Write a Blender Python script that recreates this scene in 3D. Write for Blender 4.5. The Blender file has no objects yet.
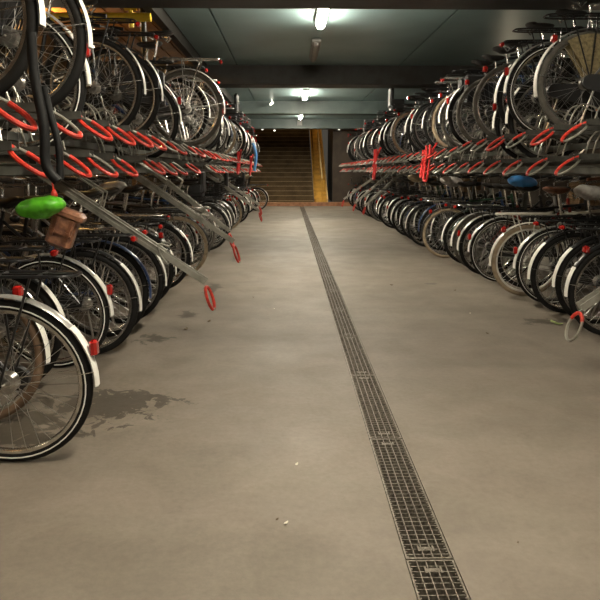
import bpy, math, random
from mathutils import Vector, Matrix
R = random.Random(7)
PI = math.pi
sc = bpy.context.scene
COL = sc.collection
rad = math.radians

# ------------------------------------------------------------------ materials
def mat(name, col, rough=0.5, metal=0.0, var=0.0, scale=20.0, bump=0.0, dirt=None, coat=0.0, spec=None):
    m = bpy.data.materials.new(name); m.use_nodes = True
    nt = m.node_tree; b = nt.nodes['Principled BSDF']
    b.inputs['Base Color'].default_value = (*col, 1); b.inputs['Roughness'].default_value = rough
    b.inputs['Metallic'].default_value = metal
    if coat: b.inputs['Coat Weight'].default_value = coat
    if spec is not None: b.inputs['Specular IOR Level'].default_value = spec
    tc = nt.nodes.new('ShaderNodeTexCoord')
    n = nt.nodes.new('ShaderNodeTexNoise'); n.inputs['Scale'].default_value = scale; n.inputs['Detail'].default_value = 5
    nt.links.new(tc.outputs['Object'], n.inputs['Vector'])
    r = nt.nodes.new('ShaderNodeValToRGB')
    d = dirt or tuple(c * (1 - var) for c in col)
    r.color_ramp.elements[0].position = 0.35; r.color_ramp.elements[0].color = (*d, 1)
    r.color_ramp.elements[1].position = 0.6; r.color_ramp.elements[1].color = (*col, 1)
    nt.links.new(n.outputs['Fac'], r.inputs['Fac']); nt.links.new(r.outputs['Color'], b.inputs['Base Color'])
    if bump:
        bp = nt.nodes.new('ShaderNodeBump'); bp.inputs['Strength'].default_value = bump; bp.inputs['Distance'].default_value = 0.01
        nt.links.new(n.outputs['Fac'], bp.inputs['Height']); nt.links.new(bp.outputs['Normal'], b.inputs['Normal'])
    return m

def emis(name, col, s):
    m = bpy.data.materials.new(name); m.use_nodes = True
    b = m.node_tree.nodes['Principled BSDF']
    b.inputs['Base Color'].default_value = (.9, .9, .85, 1)
    b.inputs['Emission Color'].default_value = (*col, 1); b.inputs['Emission Strength'].default_value = s
    return m

M = dict(
    tyre=mat('black rubber', (.009, .0085, .008), .7, var=.3, spec=.16),
    tyre_grey=mat('worn grey rubber', (.085, .078, .066), .8, var=.3, spec=.25),
    tyre_tan=mat('tan rubber', (.30, .23, .15), .75, var=.3),
    tyre_brown=mat('brown rubber', (.16, .10, .06), .75, var=.3),
    steel=mat('brushed steel', (.55, .53, .50), .3, 1, var=.4),
    chrome=mat('chrome', (.78, .77, .74), .26, 1, var=.2),
    wire=mat('spoke wire', (.55, .54, .52), .35, 1, var=.3),
    dark=mat('black painted metal', (.012, .012, .013), .32, .2, var=.3),
    satin=mat('satin black', (.02, .02, .021), .5, var=.3),
    plastic=mat('black plastic', (.014, .014, .015), .45, var=.2),
    alu=mat('pale alloy', (.42, .41, .39), .30, .6, var=.25),
    white=mat('white reflective strip', (.80, .79, .74), .35, var=.15, scale=8),
    red_lens=mat('red lens', (.36, .013, .010), .2, var=.3, coat=.5),
    orange_lens=mat('orange lens', (.8, .25, .03), .25, var=.2),
    f_black=mat('black frame paint', (.014, .014, .015), .28, .1, var=.2, coat=.4),
    f_blue=mat('blue frame paint', (.02, .055, .16), .3, .1, var=.3, coat=.4),
    f_white=mat('white frame paint', (.62, .60, .54), .35, 0, var=.2, coat=.3),
    f_silver=mat('silver frame paint', (.42, .41, .40), .35, .7, var=.2),
    f_red=mat('dark red frame paint', (.22, .02, .015), .3, .1, var=.3, coat=.3),
    f_green=mat('dark green frame paint', (.02, .06, .035), .3, .1, var=.3, coat=.3),
    f_grey=mat('grey frame paint', (.13, .13, .135), .35, .3, var=.3),
    f_rust=mat('rusty brown paint', (.20, .075, .03), .6, .2, var=.5),
    leather_b=mat('black leather', (.016, .014, .013), .45, var=.2, bump=.2),
    leather_br=mat('brown leather', (.20, .075, .035), .42, var=.4, bump=.3),
    leather_cr=mat('cream leather', (.50, .40, .26), .5, var=.2),
    blue_cover=mat('blue nylon', (.05, .24, .60), .4, var=.2, scale=9, bump=.6),
    green_cover=mat('green nylon', (.10, .46, .02), .4, var=.35, scale=14, bump=.8),
    grey_cover=mat('grey plastic cover', (.40, .38, .36), .4, var=.3, bump=.5),
    bag=mat('worn brown leather', (.24, .11, .06), .4, scale=30, dirt=(.10, .04, .025), bump=.5),
    crate=mat('black crate plastic', (.02, .02, .02), .5, var=.2),
    wicker=mat('wicker', (.22, .13, .06), .7, var=.5, scale=60, bump=.8),
    skirt=mat('olive netting cloth', (.20, .155, .075), .7, var=.45, scale=45, bump=.6),
    galv=mat('galvanised steel', (.31, .30, .26), .42, .5, scale=12, dirt=(.20, .195, .165)),
    traygrey=mat('dull grey steel', (.06, .058, .05), .5, .3, scale=12, dirt=(.022, .021, .017)),
    strut=mat('matt black rubber', (.007, .007, .007), .6, var=.2, spec=.15),
    rackgrey=mat('grey green painted steel', (.065, .068, .056), .5, .2, scale=9, dirt=(.03, .029, .023)),
    red=mat('red rubber coating', (.50, .030, .016), .42, scale=45, dirt=(.26, .018, .010)),
    redcloth=mat('red strap', (.65, .03, .03), .5, var=.3),
    orange=mat('dusty red paint', (.45, .06, .03), .5, var=.4),
    grate=mat('galvanised grate', (.21, .185, .15), .5, .4, scale=90, dirt=(.09, .078, .06)),
    pit=mat('wet dark channel', (.012, .011, .010), .4, var=.3),
    beam=mat('dark beam paint', (.032, .031, .028), .5, .2, scale=6, dirt=(.024, .02, .016)),
    darkwall=mat('dark brown wall', (.05, .036, .024), .75, scale=3, dirt=(.03, .02, .013)),
    ochre=mat('ochre boards', (.36, .17, .045), .6, scale=2, dirt=(.20, .09, .025)),
    yellow=mat('yellow pipe paint', (.85, .60, .05), .4, var=.15),
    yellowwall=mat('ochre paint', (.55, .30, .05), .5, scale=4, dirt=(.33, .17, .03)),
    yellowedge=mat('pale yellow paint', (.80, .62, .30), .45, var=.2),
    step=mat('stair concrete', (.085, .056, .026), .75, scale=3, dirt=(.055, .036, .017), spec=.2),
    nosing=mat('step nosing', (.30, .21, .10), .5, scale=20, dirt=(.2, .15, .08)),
    kerb=mat('red brown kerb', (.30, .14, .07), .7, scale=9, dirt=(.18, .08, .04)),
    lamp_body=mat('grey lamp housing', (.42, .42, .40), .5, var=.2),
    lens_off=mat('grey lens', (.30, .28, .25), .3, var=.2),
    leaf=mat('pale green leaf', (.36, .46, .16), .6, var=.4),
    dryleaf=mat('dry brown leaf', (.12, .08, .04), .8, var=.4),
    paper=mat('paper scrap', (.65, .6, .5), .8, var=.1),
    blue=mat('blue plastic', (.08, .25, .55), .4, var=.2),
)
M['tube_on'] = emis('lit lamp cover', (1.0, .91, .74), 260)
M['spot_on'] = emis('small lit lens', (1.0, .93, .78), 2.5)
M['sodium'] = emis('lit orange lamp cover', (1.0, .55, .16), 14)

def floor_mat():
    m = bpy.data.materials.new('stained concrete floor'); m.use_nodes = True
    nt = m.node_tree; N = nt.nodes; L = nt.links; b = N['Principled BSDF']
    tc = N.new('ShaderNodeTexCoord'); sep = N.new('ShaderNodeSeparateXYZ'); L.new(tc.outputs['Object'], sep.inputs[0])
    def noise(s, det=6, rough=.6, dist=0.0, vec=None):
        n = N.new('ShaderNodeTexNoise'); n.inputs['Scale'].default_value = s; n.inputs['Detail'].default_value = det
        n.inputs['Roughness'].default_value = rough; n.inputs['Distortion'].default_value = dist
        L.new(vec or tc.outputs['Object'], n.inputs['Vector']); return n.outputs['Fac']
    def ramp(src, p0, c0, p1, c1):
        r = N.new('ShaderNodeValToRGB'); e = r.color_ramp.elements
        e[0].position = p0; e[0].color = (*c0, 1); e[1].position = p1; e[1].color = (*c1, 1); L.new(src, r.inputs[0]); return r.outputs[0]
    def mix(f, a, c, t='MIX'):
        x = N.new('ShaderNodeMix'); x.data_type = 'RGBA'; x.blend_type = t
        if hasattr(f, 'links'): L.new(f, x.inputs[0])
        else: x.inputs[0].default_value = f
        for v, i in ((a, 6), (c, 7)):
            if hasattr(v, 'links'): L.new(v, x.inputs[i])
            else: x.inputs[i].default_value = (*v, 1)
        return x.outputs[2]
    def math_(op, a, c=None):
        x = N.new('ShaderNodeMath'); x.operation = op; x.use_clamp = False
        for i, v in enumerate((a, c)):
            if v is None: continue
            if hasattr(v, 'links'): L.new(v, x.inputs[i])
            else: x.inputs[i].default_value = v
        return x.outputs[0]
    base = ramp(noise(.55, 5, .6, .6), .34, (.162, .137, .110), .66, (.212, .182, .149))
    mid = ramp(noise(3.2, 8, .65, .8), .30, (.80, .79, .77), .66, (1, 1, 1))
    fine = ramp(noise(38, 6, .7), .3, (.84, .84, .83), .62, (1, 1, 1))
    # long faint trowel marks across the aisle
    mp = N.new('ShaderNodeMapping'); mp.inputs['Scale'].default_value = (.5, 2.6, 1); L.new(tc.outputs['Object'], mp.inputs[0])
    marks = ramp(noise(1.3, 4, .55, .5, mp.outputs[0]), .34, (.90, .90, .90), .60, (1, 1, 1))
    c = mix(1, base, mid, 'MULTIPLY'); c = mix(1, c, fine, 'MULTIPLY'); c = mix(1, c, marks, 'MULTIPLY')
    # wet spill patches with ragged edges
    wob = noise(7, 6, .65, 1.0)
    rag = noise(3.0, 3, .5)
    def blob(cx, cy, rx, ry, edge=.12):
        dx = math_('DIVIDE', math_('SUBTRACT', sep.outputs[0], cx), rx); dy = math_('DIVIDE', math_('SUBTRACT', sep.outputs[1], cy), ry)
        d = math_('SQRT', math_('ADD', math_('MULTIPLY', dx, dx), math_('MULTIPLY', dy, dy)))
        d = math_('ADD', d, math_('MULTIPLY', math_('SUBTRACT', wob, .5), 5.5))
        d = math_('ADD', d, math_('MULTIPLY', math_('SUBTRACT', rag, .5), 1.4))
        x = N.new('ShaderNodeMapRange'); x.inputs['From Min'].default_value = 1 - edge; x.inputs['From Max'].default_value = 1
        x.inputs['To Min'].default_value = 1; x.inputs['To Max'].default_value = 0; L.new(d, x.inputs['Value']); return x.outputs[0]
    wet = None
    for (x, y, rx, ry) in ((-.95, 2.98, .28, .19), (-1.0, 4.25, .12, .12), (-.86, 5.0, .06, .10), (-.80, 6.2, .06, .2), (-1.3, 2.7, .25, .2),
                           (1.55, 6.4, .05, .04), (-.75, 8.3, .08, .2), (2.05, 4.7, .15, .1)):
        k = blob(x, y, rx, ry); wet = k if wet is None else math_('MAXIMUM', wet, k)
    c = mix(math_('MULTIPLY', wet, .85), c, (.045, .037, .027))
    # grubby margins where tyres stand
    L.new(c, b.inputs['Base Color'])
    rr = ramp(noise(2.2, 5, .6), .3, (.50, .50, .50), .7, (.68, .68, .68))
    rg = N.new('ShaderNodeRGBToBW'); L.new(rr, rg.inputs[0])
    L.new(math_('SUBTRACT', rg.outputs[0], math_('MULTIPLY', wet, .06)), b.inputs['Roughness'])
    bp = N.new('ShaderNodeBump'); bp.inputs['Strength'].default_value = .12; bp.inputs['Distance'].default_value = .01
    L.new(noise(30, 6), bp.inputs['Height']); L.new(bp.outputs[0], b.inputs['Normal'])
    b.inputs['Specular IOR Level'].default_value = .35
    return m
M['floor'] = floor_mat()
M['ceil'] = mat('teal grey ceiling panel', (.27, .385, .39), .36, .25, scale=1.1, dirt=(.22, .315, .32))
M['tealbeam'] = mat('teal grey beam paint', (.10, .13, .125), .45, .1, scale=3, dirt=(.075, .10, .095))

# ------------------------------------------------------------------ mesh building
class MB:
    def __init__(s): s.v = []; s.f = []
    def add(s, vs, fs):
        o = len(s.v); s.v += [tuple(v) for v in vs]; s.f += [tuple(i + o for i in f) for f in fs]; return s
    def box(s, c, d, rot=None):
        hx, hy, hz = d[0] / 2, d[1] / 2, d[2] / 2
        vs = [Vector((x, y, z)) for x in (-hx, hx) for y in (-hy, hy) for z in (-hz, hz)]
        if rot is not None: vs = [rot @ v for v in vs]
        return s.add([v + Vector(c) for v in vs], [(0, 1, 3, 2), (4, 6, 7, 5), (0, 4, 5, 1), (2, 3, 7, 6), (0, 2, 6, 4), (1, 5, 7, 3)])
    def chbox(s, c, d, b):
        # box with chamfered vertical and horizontal edges (superellipse like block)
        hx, hy, hz = d[0] / 2, d[1] / 2, d[2] / 2; rings = []
        for z, k in ((-hz, b), (-hz + b, 0), (hz - b, 0), (hz, b)):
            a, e = hx - k, hy - k
            rings.append([(a - b, -e), (a, -e + b), (a, e - b), (a - b, e), (-a + b, e), (-a, e - b), (-a, -e + b), (-a + b, -e)])
            rings[-1] = [(c[0] + x, c[1] + y, c[2] + z) for x, y in rings[-1]]
        o = [p for r in rings for p in r]; fs = [tuple(range(7, -1, -1)), tuple(range(24, 32))]
        for i in range(3):
            for j in range(8): fs.append((i * 8 + j, i * 8 + (j + 1) % 8, i * 8 + 8 + (j + 1) % 8, i * 8 + 8 + j))
        return s.add(o, fs)
    def tube(s, pts, r, n=6, closed=False, caps=True):
        P = [Vector(p) for p in pts]; m = len(P)
        rs = r if isinstance(r, (list, tuple)) else [r] * m
        T = []
        for i in range(m):
            a = P[(i - 1) % m] if (closed or i > 0) else P[i]; b = P[(i + 1) % m] if (closed or i < m - 1) else P[i]
            T.append((b - a).normalized())
        u = T[0].orthogonal().normalized(); vs = []
        for i in range(m):
            u = (u - T[i] * u.dot(T[i]))
            u = u.normalized() if u.length > 1e-6 else T[i].orthogonal().normalized()
            w = T[i].cross(u)
            for k in range(n):
                a = 2 * PI * k / n; vs.append(P[i] + (u * math.cos(a) + w * math.sin(a)) * rs[i])
        fs = []
        for i in range(m if closed else m - 1):
            j = (i + 1) % m
            for k in range(n): fs.append((i * n + k, i * n + (k + 1) % n, j * n + (k + 1) % n, j * n + k))
        if caps and not closed: fs += [tuple(range(n - 1, -1, -1)), tuple(range((m - 1) * n, m * n))]
        return s.add(vs, fs)
    def ring(s, c, prof, seg=44, a0=0, a1=2 * PI):
        # revolve profile [(radius, y)] about the Y axis through c; closed profile
        full = abs(a1 - a0 - 2 * PI) < 1e-6; n = len(prof); cnt = seg if full else seg + 1; vs = []
        for i in range(cnt):
            a = a0 + (a1 - a0) * i / seg
            for (r, y) in prof: vs.append((c[0] + r * math.cos(a), c[1] + y, c[2] + r * math.sin(a)))
        fs = []
        for i in range(seg):
            j = (i + 1) % cnt
            for k in range(n): fs.append((i * n + k, j * n + k, j * n + (k + 1) % n, i * n + (k + 1) % n))
        if not full: fs += [tuple(range(n)), tuple(range((cnt - 1) * n + n - 1, (cnt - 1) * n - 1, -1))]
        return s.add(vs, fs)
    def ell(s, c, r, nu=12, nv=8, rot=None, fn=None):
        vs = []; fs = []
        for i in range(nv + 1):
            t = PI * i / nv
            for j in range(nu):
                a = 2 * PI * j / nu; v = Vector((r[0] * math.sin(t) * math.cos(a), r[1] * math.sin(t) * math.sin(a), r[2] * math.cos(t)))
                if fn: v = fn(v)
                if rot is not None: v = rot @ v
                vs.append(v + Vector(c))
        for i in range(nv):
            for j in range(nu): fs.append((i * nu + j, (i + 1) * nu + j, (i + 1) * nu + (j + 1) % nu, i * nu + (j + 1) % nu))
        return s.add(vs, fs)
    def mesh(s, name, m, smooth=True):
        me = bpy.data.meshes.new(name); me.from_pydata(s.v, [], s.f); me.validate(); me.materials.append(m)
        if smooth:
            me.polygons.foreach_set('use_smooth', [True] * len(me.polygons))
            try: me.set_sharp_from_angle(angle=rad(42))
            except Exception: pass
        me.update(); return me
    def build(s, name, m, parent=None, smooth=True):
        o = bpy.data.objects.new(name, s.mesh(name, m, smooth)); COL.objects.link(o)
        if parent: o.parent = parent
        return o

def tag(o, label=None, cat=None, group=None, kind=None):
    for k, v in (('label', label), ('category', cat), ('group', group), ('kind', kind)):
        if v: o[k] = v
    return o
def empty(name, loc=(0, 0, 0)):
    o = bpy.data.objects.new(name, None); o.empty_display_size = .1; o.location = loc; COL.objects.link(o); return o
def copy_tree(o, parent=None, skip=()):
    c = o.copy(); COL.objects.link(c)
    if parent: c.parent = parent
    for ch in KIDS.get(o.name, ()):
        if ch.name.split('.')[0] in skip: continue
        copy_tree_into(ch, c, skip)
    return c
def copy_tree_into(o, parent, skip):
    c = o.copy(); COL.objects.link(c); c.parent = parent
    for ch in KIDS.get(o.name, ()):
        if ch.name.split('.')[0] in skip: continue
        copy_tree_into(ch, c, skip)
KIDS = {}
def index_kids(o):
    ch = [x for x in bpy.data.objects if x.parent == o]; KIDS[o.name] = ch
    for c in ch: index_kids(c)
ORD = ['first', 'second', 'third', 'fourth', 'fifth', 'sixth', 'seventh', 'eighth', 'ninth', 'tenth', 'eleventh', 'twelfth', 'thirteenth',
       'fourteenth', 'fifteenth', 'sixteenth', 'seventeenth', 'eighteenth', 'nineteenth']
def ordn(i):
    if i < 19: return ORD[i]
    n = i + 1; t, u = divmod(n, 10); tens = {2: 'twent', 3: 'thirt', 4: 'fort', 5: 'fift', 6: 'sixt'}[t]
    return tens + 'ieth' if u == 0 else tens + 'y-' + ORD[u - 1]

# ------------------------------------------------------------------ the setting
def struct(name, bm, m, smooth=False):
    return tag(bm.build(name, m, None, smooth), kind='structure')
GX, GW = .44, .155      # drain centre, width
Y0, Y1 = -5.0, 21.3
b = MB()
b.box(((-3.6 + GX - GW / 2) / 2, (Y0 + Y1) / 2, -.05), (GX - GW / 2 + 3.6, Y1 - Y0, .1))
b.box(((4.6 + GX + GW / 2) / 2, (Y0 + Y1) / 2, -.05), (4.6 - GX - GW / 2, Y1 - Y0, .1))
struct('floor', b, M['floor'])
b = MB(); b.box((GX, (Y0 + Y1) / 2, -.13), (GW + .02, Y1 - Y0, .02))
for sx in (-1, 1): b.box((GX + sx * (GW / 2 + .004), (Y0 + Y1) / 2, -.075), (.008, Y1 - Y0, .11))
struct('trim_1', b, M['pit'])
# ceiling panels with open seams
CH = 2.93
xs = [-1.37, -.86, 1.855, 4.6]
b = MB()
for i in range(3):
    for k in range(5):
        ya = -4.6 + k * 5.27
        b.box(((xs[i] + xs[i + 1]) / 2, ya + 2.635, CH + .03), (xs[i + 1] - xs[i] - .022, 5.262, .06))
b.box((1.6, 8.3, CH + .10), (6.1, 27, .04))
struct('ceiling', b, M['ceil'])
b = MB(); b.box((-1.42, 8.2, CH - .02), (.09, 26.4, .22)); struct('trim_2', b, M['beam'])
b = MB()
b.box((-2.55, 8.2, 3.32), (2.2, 26.4, .06))
for k in range(9): b.box((-3.5 + k * .24, 8.2, 3.282), (.20, 26.4, .018))
struct('trim_3', b, M['ochre'])
for k, y in enumerate((-5.18 + .3, .09, 5.36, 10.62, 15.88, 21.25)):
    b = MB(); b.box((.5, y + .22, (2.63 + CH) / 2), (8.2, .44, CH - 2.63 + .02))
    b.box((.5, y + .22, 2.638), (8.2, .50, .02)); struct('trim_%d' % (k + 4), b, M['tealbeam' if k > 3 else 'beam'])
b = MB(); b.box((-3.65, 8.2, 1.7), (.1, 26.5, 3.4))
for z in (2.45, 2.75, 3.05): b.box((-3.59, 8.2, z), (.03, 26.5, .2))
struct('wall_left', b, M['darkwall'])
b = MB(); b.box((4.65, 8.2, 1.5), (.1, 26.5, 3.2)); struct('wall_right', b, M['darkwall'])
b = MB(); b.box((.5, -5.05, 1.7), (8.4, .1, 3.5)); struct('wall_back', b, M['darkwall'])
# end wall: solid on both sides of the stair opening
b = MB()
for nm, c, d in (('wall_end', (-2.6, 21.85, 1.7), (2.2, .1, 3.4)), ('wall_end_right', (3.1, 21.85, 1.7), (3.1, .1, 3.4)),
    ('wall_stair_left', (-1.60, 24.5, 2.5), (.1, 5.2, 5.0)), ('wall_stair_right', (1.75, 24.5, 2.5), (.1, 5.2, 5.0)), ('wall_stair_back', (.1, 27.2, 4.1), (3.4, .1, 2.0)), ('ceiling_stair', (.1, 24.6, 5.2), (3.4, 5.4, .1))):
    b = MB(); b.box(c, d); struct(nm, b, M['darkwall'])
b = MB(); b.box((1.55, 21.45, .05), (5.9, .5, .14)); b.box((-2.4, 21.45, .05), (2.0, .5, .14)); struct('trim_10', b, M['kerb'])
st = empty('staircase', (-.3, 21.6, 0)); tag(st, 'dark brown concrete staircase rising at the far end of the aisle', 'staircase')
b = MB(); nb = []
for k in range(18):
    z = .163 * (k + 1); y = .295 * k
    b.box((0, y + .17, z / 2), (2.34, .34, z))
    n = MB(); n.box((0, y + .02, z + .004), (2.34, .045, .012)); nb.append(n)
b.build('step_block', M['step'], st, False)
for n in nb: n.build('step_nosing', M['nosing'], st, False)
rp = empty('stair_side_ramp', (1.14, 21.6, 0)); tag(rp, 'ochre yellow sloping ramp with raised edges beside the staircase', 'ramp')
sl = math.atan2(.163, .295); Rr = Matrix.Rotation(sl, 3, 'X'); Ls = 18 * .295 / math.cos(sl)
mid = Vector((0, 2.65, 1.52))
b = MB(); b.box(mid, (.46, Ls, .08), Rr); b.build('ramp_slab', M['yellowwall'], rp, False)
for sx in (-1, 1):
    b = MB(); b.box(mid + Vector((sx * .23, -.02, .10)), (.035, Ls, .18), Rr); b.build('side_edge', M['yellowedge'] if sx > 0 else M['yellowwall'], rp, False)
hr = empty('stair_handrail', (1.05, 21.6, 0)); tag(hr, 'thin pale handrail on posts above the ochre ramp', 'handrail')
b = MB(); b.tube([(.12, .0, .95), (.12, 5.2, .95 + 5.2 * math.tan(sl))], .022, 8); b.build('rail', M['yellowedge'], hr)
for k in range(4):
    b = MB(); b.tube([(.12, .05 + k * 1.7, .08 + k * 1.7 * math.tan(sl)), (.12, .05 + k * 1.7, .98 + k * 1.7 * math.tan(sl))], .016, 6); b.build('post', M['yellowwall'], hr)

# ------------------------------------------------------------------ drain grates
def make_grate():
    g = empty('drain_grate'); Lg = .868; w = GW - .012
    b = MB()
    for sx in (-1, 1): b.box((sx * w / 2, Lg / 2, -.012), (.006, Lg, .022))
    for y in (.003, Lg - .003): b.box((0, y, -.012), (w, .006, .022))
    for k in range(1, 5): b.box((-w / 2 + w * k / 5, Lg / 2, -.010), (.0035, Lg, .018))
    n = 33
    for k in range(1, n): b.box((0, Lg * k / n, -.013), (w, .003, .018))
    for sx in (-1, 1):
        for k in range(0, n, 1): b.box((sx * (w / 2 - .006), Lg * (k + .5) / n, -.006), (.006, .005, .005))
    b.build('grid', M['grate'], g, False)
    for y in (.05, Lg - .05):
        c = MB(); c.box((0, y, -.004), (.040, .018, .006)); c.tube([(0, y, -.003), (0, y, .001)], .007, 8)
        for sx in (-1, 1): c.box((sx * .024, y, -.001), (.006, .03, .004))
        c.build('latch', M['grate'], g, False)
    return g
gp = make_grate(); index_kids(gp)
k = 0; y = 1.68 - .875 * 2
while y < Y1 - .5:
    o = gp if k == 0 else copy_tree(gp); o.location = (GX, y, 0)
    tag(o, 'galvanised drain grate section in the floor channel, %s from the camera' % ordn(k), 'drain grate', 'grates over the floor drain')
    k += 1; y += .875

# ------------------------------------------------------------------ lamps
def lamp(y, L, lit, label, x=.375, ymat=None):
    r = empty('ceiling_lamp', (x, y, CH)); tag(r, label, 'lamp', 'tube lamps along the ceiling')
    b = MB(); b.chbox((0, 0, -.028), (.125, L, .05), .012); b.build('housing', M['lamp_body'], r)
    b = MB()
    prof = [(-.05, -.05), (-.047, -.075), (-.03, -.098), (0, -.105), (.03, -.098), (.047, -.075), (.05, -.05)]
    vs = []; fs = []
    rows = [(-L / 2 + .01, .55), (-L / 2 + .035, 1), (L / 2 - .035, 1), (L / 2 - .01, .55)]
    for yy, q in rows:
        for (px, pz) in prof: vs.append((px * q, yy, -.05 + (pz + .05) * q))
    n = len(prof)
    for i in range(3):
        for j in range(n - 1): fs.append((i * n + j, i * n + j + 1, (i + 1) * n + j + 1, (i + 1) * n + j))
    fs += [tuple(range(n)), tuple(range(4 * n - 1, 3 * n - 1, -1))]
    for i in range(3): fs.append((i * n + n - 1, i * n, (i + 1) * n, (i + 1) * n + n - 1))
    b.add(vs, fs); b.build('lens_cover', M['tube_on'] if lit else M['lens_off'], r)
    for s in (-1, 1):
        
        for q in (-1, 1): b = MB(); b.tube([(q * .055, s * L * .3, -.052), (q * .062, s * L * .3, -.04)], .008, 6); b.build('clip', M['steel'], r)
lamp(6.95, 1.25, True, 'lit tube lamp on the ceiling, largest and nearest of the lamps in view')
lamp(9.15, 1.25, False, 'unlit grey tube lamp just beyond the largest lit lamp')
lamp(14.2, 1.25, True, 'lit tube lamp between the second and third dark beams')
lamp(11.9, .7, True, 'short lit lamp tucked behind the broad dark beam')
lamp(19.5, 1.25, True, 'farthest lit tube lamp in front of the staircase')
lamp(1.9, 1.25, True, 'lit tube lamp above the camera'); lamp(-2.2, 1.25, True, 'lit tube lamp behind the camera')
b = MB(); b.box((.37, 21.20, 2.80), (.16, .07, .16)); b.tube([(.37, 21.16, 2.79), (.37, 21.15, 2.79)], .03, 10)
tag(b.build('signal_box', M['lamp_body']), 'small pale box on the last beam, under the farthest lamp', 'box')
b = MB(); b.tube([(-.42, 15.5, 2.93), (-.42, 15.5, 2.86)], .012, 6); b.tube([(-.45, 15.45, 2.80), (-.40, 15.60, 2.86)], .028, 8)
tag(b.build('ceiling_camera', M['spot_on']), 'small glowing cylindrical camera hanging left of the tube lamps', 'camera')  # whole camera body and bracket glow, brightness put in as emission
for (x, z) in ((-.92, 2.62), (-.5, 2.58), (1.75, 2.62)):
    b = MB(); b.ell((x, 21.7, z), (.035, .04, .025)); 
    tag(b.build('spot_lamp', M['spot_on']), 'tiny lit spot lamp over the stairs, %s' % {-.92: 'leftmost', -.5: 'middle', 1.75: 'rightmost'}[x], 'lamp', 'spot lamps over the stairs')
# yellow pipe + dark pipe at upper left
yp = empty('gas_pipe', (-1.82, 6.6, 2.73)); tag(yp, 'yellow pipe with a valve running above the left bicycles', 'pipe')
b = MB(); b.tube([(-1.6, 0, 0), (.42, 0, 0)], .042, 12); b.build('pipe', M['yellow'], yp)
b = MB(); b.tube([(.22, 0, -.10), (.22, 0, .09)], .026, 8); b.tube([(.16, 0, .09), (.28, 0, .09)], .03, 8); b.build('valve', M['yellow'], yp)
b = MB(); b.tube([(-1.5, 6.7, 1.30), (-1.5, 6.7, 3.29)], .03, 10); tag(b.build('drain_pipe', M['beam']), 'dark vertical pipe at the end of the yellow pipe', 'pipe')
for i, (y, x) in enumerate(((4.6, -3.2), (8.6, -3.3), (1.5, -2.9))):  # orange fixtures added over the left rack to lift the shadows
    r = empty('wall_lamp', (x, y, 3.27)); tag(r, 'added orange fill lamp above the left bicycles, %s' % ('hidden nearest the yellow pipe', 'towards the stairs', 'nearest the camera')[i], 'lamp', 'added orange fill lamps above the left rack')
    b = MB(); b.tube([(0, 0, 0), (0, 0, -.05)], .09, 12); b.build('housing', M['lamp_body'], r)
    b = MB(); b.ell((0, 0, -.06), (.08, .08, .045)); b.build('lens_cover', M['sodium'], r)
r = empty('wall_lamp', (0, 26.9, 4.9)); tag(r, 'orange lamp at the top of the stairs', 'lamp')
b = MB(); b.ell((0, 0, 0), (.22, .12, .06)); b.build('lens_cover', M['sodium'], r)

# ------------------------------------------------------------------ bicycles
WR = .35; WB = 1.08
def smoothpts(ctrl, n=6):
    P = [Vector(p) for p in ctrl]; out = []
    for i in range(len(P) - 1):
        p0 = P[max(i - 1, 0)]; p1 = P[i]; p2 = P[i + 1]; p3 = P[min(i + 2, len(P) - 1)]
        for k in range(n):
            t = k / n
            out.append(.5 * ((2 * p1) + (-p0 + p2) * t + (2 * p0 - 5 * p1 + 4 * p2 - p3) * t * t + (-p0 + 3 * p1 - 3 * p2 + p3) * t ** 3))
    return out + [P[-1]]
TW = .020
tyre_prof = [(WR - .040, -.013), (WR - .026, -TW), (WR - .010, -.017), (WR - .001, -.007), (WR, .0), (WR - .001, .007), (WR - .010, .017), (WR - .026, TW), (WR - .040, .013)]
rim_prof = [(WR - .036, -.0135), (WR - .036, .0135), (WR - .052, .0125), (WR - .058, .005), (WR - .058, -.005), (WR - .052, -.0125)]
ME = {}
def shared(key, fn):
    if key not in ME: ME[key] = fn()
    return ME[key]
def tyre_mesh(m): b = MB(); b.ring((0, 0, 0), tyre_prof, 48); return b.mesh('tyre', m)
def stripe_mesh():
    b = MB()
    for s in (-1, 1): b.ring((0, 0, 0), [(WR - .027, s * (TW - .001)), (WR - .022, s * (TW - .001)), (WR - .022, s * (TW + .0012)), (WR - .027, s * (TW + .0012))], 48)
    return b.mesh('sidewall_stripe', M['white'])
def rim_mesh(m): b = MB(); b.ring((0, 0, 0), rim_prof, 48); return b.mesh('rim', m)
def spokes_mesh():
    b = MB(); n = 32
    for i in range(n):
        a = 2 * PI * i / n; s = 1 if i % 2 else -1; off = (1 if (i // 2) % 2 else -1) * 1.15
        h = (.024 * math.cos(a + off), s * .028, .024 * math.sin(a + off))
        b.tube([h, ((WR - .05) * math.cos(a), s * .003, (WR - .05) * math.sin(a))], .0014, 3, caps=False)
    return b.mesh('spokes', M['wire'])
def hub_mesh(big):
    b = MB(); r = .045 if big else .018
    b.tube([(0, -.055, 0), (0, .055, 0)], .006, 8)
    b.tube([(0, -.03, 0), (0, -.026, 0), (0, -.024, 0), (0, .024, 0), (0, .026, 0), (0, .03, 0)], [.026, .026, r, r, .026, .026], 14)
    return b.mesh('hub', M['steel'])
def add(name, me, parent, loc=(0, 0, 0), label=None):
    o = bpy.data.objects.new(name, me); COL.objects.link(o); o.parent = parent; o.location = loc
    if label: o['label'] = label
    return o
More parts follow.
